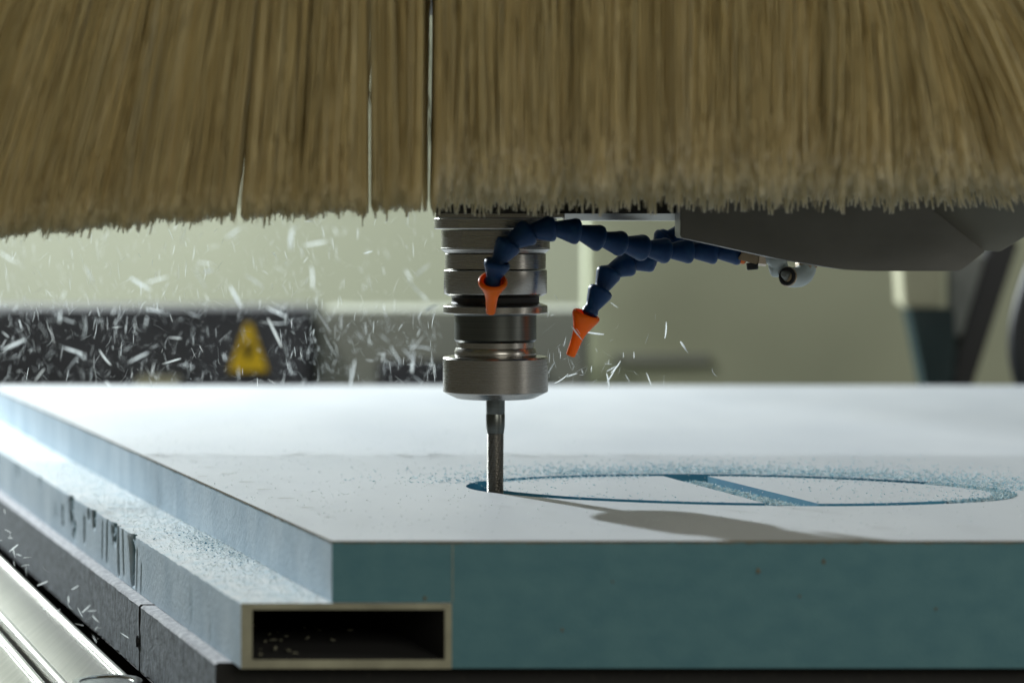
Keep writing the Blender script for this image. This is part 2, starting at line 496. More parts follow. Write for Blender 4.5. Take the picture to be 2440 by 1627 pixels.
def strip(ya, yb, label):
    t = thing('hollow_foam_strip', label, 'foam strip', tuple(OB(XS0, ya, ZS0)), 'hollow foam strips along the board')
    ys = []
    Y = ya
    while Y < yb:
        ys.append(Y)
        Y += 0.7 if 1400 < Y < 1720 else 4.0
    ys.append(yb)
    nz = 24
    vs, fs, bare = [], [], []
    r = np.random.default_rng(int(ya) + 3)
    for Y in ys:
        for k in range(nz + 1):
            z = ZS0 + (ZS1 - ZS0) * k / nz
            dd = 0; br = 0
            for (gy, gt, gb, gw, gd) in GO:
                if abs(Y - gy) > 4 * gw + 6: continue
                if gw > 3: gw = gw * (.35 + .65 * max(0, min(1, (z - gb + 3) / (gt - gb))))
                yy = gy + (z - gt) * 0.12 * (1 if gd > 1 else -.6)
                u = math.exp(-((Y - yy) / gw) ** 4) * (.72 + .28 * math.sin(Y * .21 * gw ** .3 + gy)) if gw > 3 else math.exp(-((Y - yy) / gw) ** 2)
                s = 1 / (1 + math.exp(-(z - gb) * 1.2)) / (1 + math.exp((z - gt - .5) * 3))
                dd = max(dd, gd * u * s)
                br = max(br, min(1, max(0, u * s * 1.8 - .5)) * min(1, gd / 1.6))
            if k == nz:
                dd += abs(r.normal(0, .35 if 1400 < Y < 1720 else .12)); z -= abs(r.normal(0, .35))
            vs.append(OB(XS0 + dd, Y, z)); bare.append(br)
    for i in range(len(ys) - 1):
        for k in range(nz):
            a = i * (nz + 1) + k
            fs.append((a, a + 1, a + nz + 2, a + nz + 1))
    o = obj('outer_side', vs, fs, M['gouged'], t, True)
    at = o.data.attributes.new('bare', 'FLOAT', 'POINT')
    at.data.foreach_set('value', bare)
    # ledge top with a little unevenness
    vs, fs = [], []
    nx = 10
    for i, Y in enumerate(ys):
        for k in range(nx + 1):
            x = XS0 + (XS1 - XS0) * k / nx
            if k == 0:
                vs.append(vs_edge(o, i, nz, t))
            else:
                vs.append(OB(x, Y, ZS1 + r.normal(0, .05)))
    for i in range(len(ys) - 1):
        for k in range(nx):
            a = i * (nx + 1) + k
            fs.append((a, a + 1, a + nx + 2, a + nx + 1))
    obj('top_side', vs, fs, M['ledge'], t, True)
    ro = [(XS0, ZS0), (XS1, ZS0), (XS1, ZS1 - .1), (XS0, ZS1 - .1)]
    ri = [(XI0, ZI0), (XI1, ZI0), (XI1, ZI1), (XI0, ZI1)]
    vs = [OB(x, ya, z) for x, z in ro] + [OB(x, ya, z) for x, z in ri]
    obj('rim', vs, [(k, (k + 1) % 4, 4 + (k + 1) % 4, 4 + k) for k in range(4)], M['rim'], t)
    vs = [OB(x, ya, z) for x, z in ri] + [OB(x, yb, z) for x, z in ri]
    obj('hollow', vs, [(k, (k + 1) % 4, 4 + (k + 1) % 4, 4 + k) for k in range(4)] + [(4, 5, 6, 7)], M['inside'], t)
    vs = [OB(XS0, ya, ZS0), OB(XS1, ya, ZS0), OB(XS1, yb, ZS0), OB(XS0, yb, ZS0)]
    obj('underside', vs, [(0, 1, 2, 3)], M['foam'], t)
    return t
def vs_edge(o, i, nz, t):
    v = o.data.vertices[i * (nz + 1) + nz].co
    return Vector(v) / MM + wloc(t)
strip(YF - 1, 2071, 'long hollow foam strip with gouged side and open rectangular front end')
strip(2075, 2381, 'short far hollow foam strip beyond the gap at the left edge')
# crumbs in the hollow
for (px, py, s) in ((618, 1545, 3.2), (645, 1556, 4.0), (752, 1515, 2.6), (785, 1535, 4.5), (815, 1549, 5.0)):
    pass

# ------------------------------------------------------------------ the board
XB0, XB1, ZB = -87.8, 1250.0, -62.0
YE = 2381.0
board = thing('foam_board', 'thick blue foam board with pale top and oval groove being milled', 'foam board', tuple(OB(XB0, YF, ZB)))
def z5(x, y): return G(1060 + x / 1.7043, 1020 + y / 1.7043)
ov = [(75, 235), (88, 226), (125, 217), (190, 209), (300, 200), (480, 192), (700, 187), (880, 185.5), (1050, 186), (1300, 189), (1600, 199), (1900, 214), (2130, 232),
      (2270, 250), (2330, 268), (2322, 281), (2250, 294), (2000, 308), (1750, 315), (1550, 316.5), (1400, 315.5), (1100, 311), (800, 302), (500, 288), (350, 277), (210, 264), (125, 252), (85, 243)]
oval = spline([z5(*p) for p in ov], 10, True)
# resample evenly and smooth
def resample(pts, n):
    L = [0]
    for i in range(len(pts)):
        L.append(L[-1] + (pts[(i + 1) % len(pts)] - pts[i]).length)
    out = []; j = 0
    for k in range(n):
        s = L[-1] * k / n
        while L[j + 1] < s: j += 1
        u = (s - L[j]) / max(1e-9, L[j + 1] - L[j])
        out.append(pts[j].lerp(pts[(j + 1) % len(pts)], u))
    return out
oval = resample(oval, 180)
for _ in range(14):
    oval = [(oval[i - 1] + oval[i] * 2 + oval[(i + 1) % 180]) / 4 for i in range(180)]
area = sum(oval[i].x * oval[(i + 1) % 180].y - oval[(i + 1) % 180].x * oval[i].y for i in range(180)) / 2
if area < 0: oval.reverse()
def offset(pts, d):
    n = len(pts); out = []
    for i in range(n):
        tt = (pts[(i + 1) % n] - pts[i - 1]).normalized()
        out.append(pts[i] + Vector((-tt.y, tt.x, 0)) * d)
    return out
inner = offset(oval, 12.5)
def clip(poly, p, nrm):
    out = []
    for i in range(len(poly)):
        a, b = poly[i], poly[(i + 1) % len(poly)]
        da, db = (a - p).dot(nrm), (b - p).dot(nrm)
        if da >= 0: out.append(a)
        if da * db < 0: out.append(a.lerp(b, da / (da - db)))
    return out
LA, LB = G(1570, 1131), G(1840, 1203)
RA, RB = G(1670, 1130), G(1969, 1204)
ln = (LB - LA).normalized(); nl = Vector((ln.y, -ln.x, 0))       # points to -x
if nl.x > 0: nl = -nl
rn = (RB - RA).normalized(); nr = Vector((rn.y, -rn.x, 0))
if nr.x < 0: nr = -nr
isl_l = clip(inner, LA, nl)
isl_r = clip(inner, RA, nr)
GD = 9.0
def fill(loops, z):
    bm = bmesh.new()
    es = []
    for lp in loops:
        vv = [bm.verts.new((p.x, p.y, z)) for p in lp]
        for i in range(len(vv)):
            es.append(bm.edges.new((vv[i], vv[(i + 1) % len(vv)])))
    bmesh.ops.triangle_fill(bm, use_beauty=True, use_dissolve=False, edges=es)
    for fc in bm.faces:
        if fc.normal.z < 0: fc.normal_flip()
    return bm
rect = [OB(XB0, YF, 0), OB(XB1, YF, 0), OB(XB1, YE, 0), OB(XB0, YE, 0)]
bm_obj('top_skin', fill([rect, oval], 0), M['skin'], board)
def walls(lp, m, name, chip=0.0):
    n = len(lp)
    vs = [Vector((p.x, p.y, 0)) for p in lp] + [Vector((p.x, p.y, -GD)) for p in lp]
    return obj(name, vs, [(i, (i + 1) % n, n + (i + 1) % n, n + i) for i in range(n)], m, board)
walls(oval, M['foam_cut'], 'groove_wall')
bm_obj('groove_floor', fill([oval], -GD), M['foam_cut'], board)
for lp in (isl_l, isl_r):
    o = bm_obj('cut_panel', fill([lp], 0), M['skin'], board)
    n = len(lp)
    vs = [Vector((p.x, p.y, 0)) for p in lp] + [Vector((p.x, p.y, -GD)) for p in lp]
    wl = obj('cut_edge', vs, [(i, (i + 1) % n, n + (i + 1) % n, n + i) for i in range(n)], M['foam_cut'], o)
# core faces
vs = [OB(x, Y, z) for Y in (YF, YE) for x, z in ((XB0, -.15), (XB1, -.15), (XB1, ZB), (XS1 + .3, ZB), (XS1 + .3, ZS1 + .3), (XB0, ZS1 + .3))]
obj('core', vs, [(0, 1, 2, 3, 4, 5), (11, 10, 9, 8, 7, 6), (1, 7, 8, 2), (2, 8, 9, 3), (4, 10, 11, 5)], M['foam'], board)
vs, fs = [], []
r = np.random.default_rng(5)
ys = np.linspace(YF, YE, 420); nz = 10
for Y in ys:
    for k in range(nz + 1):
        z = (ZS1 + .3) + (0 - (ZS1 + .3)) * k / nz
        vs.append(OB(XB0 + (abs(r.normal(0, .12)) if k == nz else r.normal(0, .07)), Y, z - (abs(r.normal(0, .12)) if k == nz else 0)))
for i in range(len(ys) - 1):
    for k in range(nz):
        a = i * (nz + 1) + k
        fs.append((a, a + 1, a + nz + 2, a + nz + 1))
obj('side_face', vs, fs, M['foam_side'], board, True)
# seam between two blocks of the core, a shallow dark joint in the front face
sx = XS1 + .5
bm_obj('seam', box(sx, sx + .45, YF - .15, YF + .5, ZS1 + .5, -.6), M['rim'], board)
for nm, a_, b_ in (('front', OB(XB0, YF, 0), OB(XB1, YF, 0)), ('side', OB(XB0, YF, 0), OB(XB0, YE, 0))):
    out = Vector((0, -.25, 0)) if nm == 'front' else Vector((-.3, 0, 0))
    n = 600
    vs, fs = [], []
    for i in range(n + 1):
        p = a_.lerp(b_, i / n)
        j = rng.normal(0, .10)
        vs += [p + out + Vector((0, 0, -.03)), p + out * 1.1 + Vector((0, 0, -1.0 + j * 2.0)), p + Vector((0, 0, -1.2 + j * 2.0)), p + Vector((0, 0, .03))]
    for i in range(n):
        for k in range(3):
            q_ = i * 4 + k
            fs.append((q_, q_ + 1, q_ + 5, q_ + 4))
        fs.append((i * 4 + 3, i * 4, i * 4 + 4, i * 4 + 7))
    obj('skin_edge', vs, fs, M['skin_edge'], board)
for (px, py, sz) in ((1963, 1338, 1.3), (1806, 1360, 1.2), (1905, 1420, .7), (1012, 1425, 1.0), (1460, 1385, .6), (2230, 1450, .7), (1340, 1500, .8)):
    c = P(px, py, YF)
    v, f = lathe([(sz, 0), (sz * .8, .12), (sz * .3, .2)], c + Vector((0, .02, 0)), Vector((0, -1, 0)), 9)
    obj('speck', [c + Vector(((q.x - c.x) * random.uniform(.6, 1.2), q.y - c.y, (q.z - c.z) * random.uniform(.8, 1.5))) for q in v], f, M['skin_edge'], board, True)
# short knife slits in the skin
for (px, py, wd) in ((460, 1098, 6), (500, 1113, 7), (541, 1129, 8), (480, 1135, 6), (585, 1148, 9), (627, 1166, 8), (679, 1187, 9), (730, 1209, 7), (783, 1232, 6), (420, 1082, 6)):
    g = G(px, py)
    vs = [(g.x - wd / 2, g.y - .9, .25), (g.x + wd / 2, g.y - .3, .25), (g.x + wd / 2 + 1, g.y + .5, .25), (g.x - wd / 2 + 1.5, g.y + .8, .25)]
    obj('slit', vs, [(0, 1, 2, 3)], M['grey_paint'], board)

# ------------------------------------------------------------------ spindle, holder, cutter
AX = Vector(((1180.5 - 1220) / (F / YT), YT, 0))
sp = thing('spindle', 'grey steel router spindle nose with stepped turned rings under the black plate', 'spindle', (AX.x, AX.y, 114))
def turned(name, prof, m, parent, n=96):
    v, f = lathe(prof, AX, n=n)
    return auto_smooth(obj(name, v, f, m, parent), 30)
turned('mounting_flange', [(20, 152), (35.2, 152.1), (35.7, 152.6), (35.7, 158.0), (35.3, 158.5), (20, 158.6)], M['steel'], sp)
turned('front_sleeve', [(20, 138.2), (29.1, 138.3), (31.9, 140.6), (31.9, 141.2), (31.6, 141.5), (31.6, 151.2), (31.1, 151.7), (20, 151.9)], M['steel'], sp)
turned('seal_ring', [(20, 128.9), (29.0, 129.0), (29.3, 129.3), (29.3, 137.6), (28.8, 138.1), (20, 138.15)], M['steel'], sp)
turned('nose_ring', [(20, 113.3), (27.2, 113.4), (29.8, 114.8), (30.0, 115.2), (30.0, 128.1), (29.7, 128.5), (20, 128.7)], M['steel'], sp)
th = thing('tool_holder', 'steel tool holder with flanged ring and wide clamping nut in the spindle', 'tool holder', (AX.x, AX.y, 54))
turned('gripper_groove', [(18, 108.8), (26.0, 109), (25.4, 110), (25.4, 112.6), (26, 113.2), (18, 113.25)], M['black'], th)
turned('flange_ring', [(20, 103.5), (29.9, 103.5), (30.3, 103.9), (30.3, 107.4), (30.0, 107.9), (26.8, 109.2), (20, 109.25)], M['steel'], th)
turned('body', [(20, 86.8), (22.8, 86.9), (23.9, 88.2), (23.9, 102.4), (24.4, 103.0), (24.6, 103.45), (20, 103.46)], M['steel_dark'], th)
turned('neck', [(20, 78), (23.6, 78.2), (24.0, 79.4), (23.8, 81.6), (23.0, 83.4), (22.6, 83.6), (22.6, 86.7), (20, 86.75)], M['steel'], th)
turned('collet_nut', [(5, 54.0), (22.3, 54.1), (23.0, 54.3), (30.3, 57.8), (30.6, 58.3), (30.6, 77.2), (29.9, 78.3), (20, 78.6)], M['steel'], th)
cu = thing('milling_cutter', 'slim dark milling cutter with fine toothed edge plunging into the groove', 'milling cutter', (AX.x, AX.y, -8))
turned('shank', [(2, 33.6), (4.95, 33.7), (5.0, 34.4), (5.4, 37.0), (5.5, 38.5), (5.5, 44.8), (5.42, 45.0), (5.5, 45.2), (5.5, 56), (2, 56)], M['steel_dark'], cu, 48)
n, rows = 48, 300
vs, fs = [], []
for i in range(rows + 1):
    z = -8 + 42 * i / rows
    for k in range(n):
        th_ = 2 * math.pi * k / n
        saw = ((z / 1.0 + k / n * 2) % 1.0)
        fl = 0.5 + 0.5 * math.cos(3 * (th_ - z * 0.03 - 2.9))
        rr = 4.25 + (0.95 * (0.65 + .35 * fl)) * (0.25 + 0.75 * (1 - abs(2 * saw - 1)))
        vs.append(AX + Vector((rr * math.cos(th_), rr * math.sin(th_), z)))
for i in range(rows):
    for k in range(n):
        a, b = i * n + k, i * n + (k + 1) % n
        fs.append((a, b, b + n, a + n))
fs.append(tuple(range(n - 1, -1, -1))); fs.append(tuple(range(rows * n, rows * n + n)))
obj('toothed_flute', vs, fs, M['cutter'], cu, False)

# black mounting plate
pl = thing('mounting_plate', 'black painted mounting plate above the spindle behind the bristles', 'plate', (-44, 1365, 158.8))
x0 = P(1035, 500, 1366).x; x1 = P(1640, 500, 1366).x
auto_smooth(bm_obj('plate', box(x0, x1, 1366, 1470, 161.0, 299.5, .8), M['black'], pl))
ey = 1380
q = [Vector((36, ey, 155.6)), Vector((x1 - 2, ey, 155.6)), Vector((x1 - 2, ey - 1.4, 160.8)), Vector((36, ey - 1.4, 160.8))]
vs = [Vector((30, ey + 4, 158.2)), Vector((x1, ey + 4, 158.2)), Vector((x1, ey, 160.9)), Vector((30, ey, 160.9)), Vector((30, 1460, 160.9)), Vector((x1, 1460, 160.9)), Vector((30, 1460, 158.2)), Vector((x1, 1460, 158.2))]
bm_obj('edge_strip', prism([Vector((30, 1374, 160.9)), Vector((30, 1377, 157.2)), Vector((30, 1440, 157.2)), Vector((30, 1440, 160.9))], (x1 - 30, 0, 0)), M['alu_edge'], pl)
auto_smooth(bm_obj('shim', box(x0 + .8, 29.5, 1367.5, 1440, 158.7, 160.9, .3), M['steel'], pl))

# machine head above the frame, carrying the brush
hd = thing('gantry_carriage', 'dark gantry carriage above the spindle carrying the bristle curtain', 'carriage', (0, 1225, 300))
auto_smooth(bm_obj('cover', box(-620, 640, 1300, 1676, 300, 620, 8), M['hood'], hd))
auto_smooth(bm_obj('brush_bar', box(-620, 640, 1108, 1290, 288, 330, 3), M['hood'], hd))

gb = thing('shade_blocker', 'broad dark unseen slab added high above the right side of the board to cast shade', 'light blocker', (-43, 1862, 1000))  # unseen slab, added to throw shade over the far right of the board
q = [Vector((-43, 1862, 1000)), Vector((-160, 2140, 1000)), Vector((-160, 3000, 1000)), Vector((1600, 3000, 1000)), Vector((1600, 1700, 1000)), Vector((60, 1700, 1000))]
auto_smooth(bm_obj('shade_slab', prism(q, (0, 0, 260), 6), M['hood'], gb))

# ------------------------------------------------------------------ brush curtain
br = thing('bristle_curtain', 'wide yellowish bristle curtain hanging across the top of the picture', 'brush', (0, 1250, 288))
SB = F / 1250.0
tipx = np.array([-400, 0, 200, 400, 700, 950, 1000, 1200, 1500, 1900, 2150, 2352, 2800]) * 1.0374
tipy = np.array([560, 537, 524, 505, 490, 479, 478, 478, 474, 472, 468, 466, 460]) * 1.0374
GAPS = [(551, 3.6, .93), (985, 4.3, .93), (971, 1.8, .8), (848, 2.6, .85), (872, 1.6, .7), (1525, 3.2, .55), (1512, 2.0, .4), (400, 1.6, .75)]
NB = 34000
NL = 20
NB = NB // NL * NL
lay = np.repeat(np.arange(NL), NB // NL)
px = np.tile(np.linspace(-260, 2720, NB // NL), NL) + rng.uniform(-1.3, 1.3, NB)
keep = np.ones(NB)
for gx, gw, ga in GAPS:
    keep *= 1 - min(.998, ga + .17) * np.exp(-((px - gx * 1.0374) / (gw * 2.4)) ** 4)
kp = rng.random(NB) < keep
px = px[kp]; lay = lay[kp]
NB = len(px)
calm = np.ones(NB)
for gx, gw, ga in GAPS:
    calm = np.minimum(calm, .22 + (np.abs(px - gx * 1.0374) / 60) ** 2)
ylay = np.where(lay >= 14, 1262 + (lay - 14) * 3.8, 1115 + lay * 10.5) + rng.uniform(-2.2, 2.2, NB)
cross = rng.random(NB) < .045
calm = np.where(cross, np.maximum(calm, 1.9), calm)
# tufts
tuft = np.round(px / 26) * 26
px = px + (tuft - px) * 0.06 * rng.random(NB) * calm
ty = np.interp(px, tipx, tipy)
right = px > 1040
jit = np.where(right, np.minimum(rng.gamma(1.2, 14, NB), 62) - 46, rng.gamma(1.4, 4.5, NB) - 10)
jit += 5 * np.sin(px * .045) + 3 * np.sin(px * .11 + 1)
ty = ty + jit
clump = np.sin(px * .021 + 1.3) + .6 * np.sin(px * .067)
lean = np.where(px < 940, -0.30 * (1 - np.clip(px, -300, 940) / 940) ** 1.2, 0)
lean = np.where(px > 1950, 0.42 * (np.clip(px - 1950, 0, 600) / 490) ** 1.3, lean)
lean = lean + .010 * clump + rng.normal(0, .018, NB) * calm
bow = rng.normal(0, 2.2, NB) * calm + np.where(px > 1950, 6, 0)
ty = ty - np.clip((1262 - ylay) / 150, 0, 1) * rng.random(NB) ** .8 * np.where(right, 95, 50)
sc = F / ylay
tx = (px - 1220) / sc
tz = CH + (HZ - ty) / sc
zt = 292.0
rad = np.where(ylay > 1262, rng.uniform(.45, .78, NB), rng.uniform(.24, .44, NB))
NR = 5
verts = np.zeros((NB, NR, 3, 3)); dust = np.zeros((NB, NR, 3))
for i in range(NR):
    u = [0, .4, .75, .95, 1][i]
    z = zt + (tz - zt) * [0, .4, .75, .95, 1][i]
    x = tx - lean * (z - tz) * (1 - .0 * u) + bow * np.sin(math.pi * u) * .6 + rng.normal(0, .35, NB) * (u > 0) * calm
    y = ylay + rng.normal(0, 1.2, NB) * u + 3 * u * np.sin(px * .03)
    for k in range(3):
        a = 2 * math.pi * k / 3 + px
        rr = rad * (1.0 if i < NR - 1 else .8)
        verts[:, i, k, 0] = x + rr * np.cos(a)
        verts[:, i, k, 1] = y + rr * np.sin(a)
        verts[:, i, k, 2] = z
    dust[:, i, :] = (np.array([0, 0, .08, .3, 1][i]) * np.where(ylay > 1250, 1.0, np.where(right, .8, .35)))[:, None]
base_i = (np.arange(NB) * NR * 3)[:, None]
fl = []
for i in range(NR - 1):
    for k in range(3):
        fl.append([i * 3 + k, i * 3 + (k + 1) % 3, (i + 1) * 3 + (k + 1) % 3, (i + 1) * 3 + k])
fl = np.array(fl)
faces = (base_i[:, None, :] + fl[None]).reshape(-1, 4)
bo = fast_obj('bristles', verts.reshape(-1, 3), faces, M['bristle'], br, True)
bo['kind'] = 'stuff'
at = bo.data.attributes.new('dust', 'FLOAT', 'POINT')
at.data.foreach_set('value', dust.reshape(-1).astype(np.float32))

# ------------------------------------------------------------------ grey dust hood on the right
hy = 1330.0
hood = thing('sheet_metal_hood', 'dark grey folded sheet metal hood right of the spindle', 'hood', tuple(P(2000, 640, hy)))
q = [P(*p, hy) for p in ((1621, 250), (1621, 566), (1700, 583), (1850, 616), (1960, 635), (2013, 643), (2075, 646), (2288, 646), (2350, 598), (2158, 446), (2158, 250))]
auto_smooth(bm_obj('front_panel', prism(q, (0, 45, 0), .7, 2), M['hood'], hood))
q = [P(*p, hy + 7) for p in ((2150, 250), (2150, 446), (2345, 598), (2384, 600), (2520, 516), (2520, 250))]
auto_smooth(bm_obj('side_panel', prism(q, (0, 52, 0), .7, 2), M['hood_light'], hood))

# ------------------------------------------------------------------ blue hoses
def hose(name, label, nodes, nozzle, noz_len, rmax=7.5):
    t = thing(name, label, 'coolant hose', tuple(nodes[0]))
    for i in range(len(nodes) - 1):
        a, b = nodes[i], nodes[i + 1]
        ax = b - a
        L = ax.length
        k = min(1.0, max(.8, L / 13.0))
        R = rmax * (0.96 + .06 * random.random())
        prof = [(R * .55, .8), (R * .86, -.6), (R * .97, 0.1), (R, 1.3), (R * .98, 2.6), (R * .93, 3.4), (R * .66, L * .76), (R * .56, L * .93), (R * .58, L * 1.0), (R * .66, L + 1.8), (R * .62, L + 3.4), (R * .4, L + 4.6)]
        v, f = lathe(prof, a, ax, 28)
        auto_smooth(obj('segment', v, f, M['hose'], t), 40)
    a, tip = nozzle
    ax = tip - a
    L = ax.length
    R = 8.3
    prof = [(R * .72, 3.5), (R * .74, .3), (R * .84, -.5), (R * .95, -.1), (R, 1.0), (R * .97, 2.2), (R * .80, L * .20), (R * .56, L * .36), (R * .45, L * .48), (R * .39, L * .62), (R * .34, L * .93), (R * .31, L * .99), (R * .2, L), (R * .19, L * .9)]
    v, f = lathe(prof, a, ax, 32)
    auto_smooth(obj('nozzle', v, f, M['orange'], t), 50)
    return t
A = [(1762, 601, 1394), (1704, 599, 1394), (1645, 598, 1392), (1588, 598, 1388), (1533, 591, 1381), (1481, 581, 1372), (1430, 569, 1364), (1376, 552, 1358), (1318, 544, 1354), (1262, 552, 1352), (1213, 581, 1350), (1186, 624, 1348), (1175, 664, 1350)]
A = [P(*p) for p in A]
hose('coolant_hose', 'blue jointed coolant hose arching across the spindle with its orange nozzle before the steel rings', A, (P(1174.5, 668, 1348), P(1169, 745, 1361)), 0)
B = [(1668, 590, 1412), (1625, 566, 1410), (1588, 566, 1408), (1566, 592, 1407), (1550, 617, 1405), (1500, 627, 1402), (1452, 648, 1398), (1432, 692, 1394), (1410, 735, 1391)]
B = [P(*p) for p in B]
hose('coolant_hose', 'blue jointed coolant hose bending down behind the other, orange nozzle hanging right of the spindle', B, (P(1398, 748, 1390), P(1359, 848, 1394)), 0)

# ------------------------------------------------------------------ fittings under the hood
mf = thing('hose_manifold', 'small metal hose block with orange collar and black knob under the hood', 'hose fitting', tuple(P(1775, 615, 1394)))
v, f = lathe([(5.5, 0), (6.6, .4), (6.6, 3.2), (5.8, 4)], P(1762, 601, 1394), Vector((1, 0, -.1)), 24)
auto_smooth(obj('collar', v, f, M['orange'], mf))
q = [P(*p, 1384) for p in ((1758, 618), (1776, 590), (1808, 592), (1806, 630), (1792, 627))]
auto_smooth(bm_obj('block', prism(q, (0, 20, 0), .6), M['brass'], mf))
v, f = lathe([(3, 0), (3.4, .3), (3.4, 3.6), (2.9, 4.1)], P(1792, 626, 1392), Vector((.08, 0, -1)), 20)
auto_smooth(obj('knob', v, f, M['rubber'], mf))
v, f = lathe([(4.6, 0), (5.0, .4), (5.0, 4.6), (4.6, 5)], P(1806, 613, 1392), Vector((1, 0, -.1)), 6)
auto_smooth(obj('hex_nut', v, f, M['brass'], mf), 20)
e1 = thing('tube_elbow', 'pale grey push-in tube elbow next to the metal hose block', 'tube fitting', tuple(P(1850, 630, 1390)), 'push-in elbows under the hood')
pts = spline([P(1851, 600, 1388), P(1852, 620, 1387), P(1855, 638, 1386), P(1860, 652, 1384)], 6)
v, f = tube(pts, [5.6] * (len(pts) - 4) + [5.5, 5.1, 4.2, 2.6], 24)
auto_smooth(obj('body', v, f, M['fit_grey'], e1), 50)
v, f = tube([P(1849, 598, 1384), P(1849, 618, 1382), P(1850, 628, 1381), P(1850, 633, 1381.5)], [5.9, 5.9, 5.3, 3.5], 24)
auto_smooth(obj('release_ring', v, f, M['fit_grey'], e1), 50)
tb = spline([P(1864, 647, 1384), P(1873, 655, 1378), P(1880, 660, 1376)], 5)
v, f = tube(tb, 2.9, 16)
tag(obj('air_tube', v, f, M['hood_light'], None, True, tuple(tb[0])), 'short grey air tube linking the two push-in elbows', 'tube')
e2 = thing('tube_elbow', 'pale grey push-in tube elbow with dark open ring below the hood, hanging lowest', 'tube fitting', tuple(P(1905, 660, 1385)), 'push-in elbows under the hood')
pts = [P(1877, 659, 1377), P(1888, 661, 1381.5), P(1906, 659, 1387), P(1917, 650, 1390), P(1922, 638, 1392)]
v, f = tube(spline(pts, 6), [5.7] * 8 + [5.9] * 10 + [5.6] * 7, 24)
auto_smooth(obj('body', v, f, M['fit_grey'], e2), 50)
ax = (pts[0] - pts[1]).normalized()
v, f = lathe([(3.2, -.5), (3.2, 1.2), (4.6, 1.6), (5.2, 1.2), (5.3, -.5)], pts[0], ax, 24)
auto_smooth(obj('release_ring', v, f, M['rubber'], e2), 50)
v, f = lathe([(5.0, -1), (5.75, -.6), (5.75, .1), (5.0, .5)], pts[0], ax, 24)
auto_smooth(obj('ring', v, f, M['brass'], e2), 50)
v, f = lathe([(5.6, 0), (6.2, .5), (6.2, 5), (5.6, 5.5)], P(1923, 644, 1392), Vector((-.18, 0, 1)), 6)
auto_smooth(obj('hex_nut', v, f, M['brass'], e2), 20)

# ------------------------------------------------------------------ shavings lying about (uncountable)
def scatter(name, pts, length, width, m, label, cat, parent=None, up=.35, film=False):
    n = len(pts)
    pts = np.asarray(pts, float)
    L = length * rng.uniform(.5, 1.4, n)
    W = width * rng.uniform(.5, 1.3, n)
    a = rng.uniform(0, 2 * math.pi, n)
    e = rng.normal(0, up, n)
    d = np.stack([np.cos(a) * np.cos(e), np.sin(a) * np.cos(e), np.sin(e)], 1)
    s = np.stack([-np.sin(a), np.cos(a), np.zeros(n)], 1)
    nn = np.cross(d, s)
    bend = rng.normal(0, .3, n)
    V = np.zeros((n, 3, 3, 3))
    for i, u in enumerate((-.5, 0, .5)):
        c_ = pts + d * (L * u)[:, None] + nn * (bend * L * (.25 - u * u))[:, None]
        wf = 1.0 if i == 1 else .45
        for k in range(3):
            an = 2 * math.pi * k / 3 + .5
            V[:, i, k] = c_ + s * (W * .5 * wf * math.cos(an))[:, None] + nn * (W * .35 * wf * math.sin(an))[:, None]
    fl = []
    for i in range(2):
        for k in range(1 if film else 3):
            fl.append([i * 3 + k, i * 3 + (k + 1) % 3, (i + 1) * 3 + (k + 1) % 3, (i + 1) * 3 + k])
    fl = np.array(fl)
    faces = ((np.arange(n) * 9)[:, None, None] + fl[None]).reshape(-1, 4)
    o = fast_obj(name, V.reshape(-1, 3), faces, m, parent)
    o['kind'] = 'stuff'
    if label: tag(o, label, cat)
    return o
# heap in the cross channel
NHP = 6500
u = rng.random(NHP); vv = rng.random(NHP)
L_ = np.array(LA)[None] * (1 - u[:, None]) + np.array(LB)[None] * u[:, None]
R_ = np.array(RA)[None] * (1 - u[:, None]) + np.array(RB)[None] * u[:, None]
pp = L_ + (R_ - L_) * (0.03 + vv[:, None] * .93)
top = np.interp(vv, [0, .08, .4, .62, .8, 1], [-2.2, -0.4, 0.3, -1.6, -4.2, -5.2])
top = top * 1.0 - np.interp(u, [0, .06, .2, 1], [7, 5.5, .8, 0]) * (vv < 2)
pp[:, 2] = np.maximum(-GD + .2, top - rng.random(NHP) * 1.8)
scatter('shavings_heap', pp, 2.6, 1.1, M['chip_blue'], 'heap of pale blue shavings lying in the slanting channel', 'shavings', up=.6)
# right tip of the oval
k0 = max(range(180), key=lambda i: oval[i].x)
pts = []
for _ in range(2200):
    i = (k0 + random.randint(-16, 16)) % 180
    tt = random.random()
    p = oval[i].lerp(inner[i], tt)
    pts.append((p.x, p.y, -1.3 + random.random() * 1.8))
scatter('shavings_in_tip', pts, 2.4, 1.0, M['chip_blue'], 'pale blue shavings filling the right end of the oval groove', 'shavings', up=.6)
# behind the oval, on the skin
pts = []
while len(pts) < 5200:
    i = random.randint(0, 179)
    if oval[i].y < 1440 and not oval[i].x > 270: continue
    if (oval[i] - oval[i]).length: pass
    tt = (oval[(i + 1) % 180] - oval[i - 1]).normalized()
    nrm = Vector((tt.y, -tt.x, 0))
    if nrm.y < .2: continue
    d_ = abs(random.gauss(0, 1)) * (22 + 26 * random.random())
    wgt = 1.0 if oval[i].x > 30 else .35
    if random.random() > wgt: continue
    p = oval[i] + nrm * d_ + Vector((random.gauss(0, 8), 0, 0))
    pts.append((p.x, p.y, .3 + .4 * random.random()))
scatter('shavings_scatter', pts, 1.7, .8, M['chip_blue'], 'fine blue white shavings strewn on the skin behind the oval groove', 'shavings')
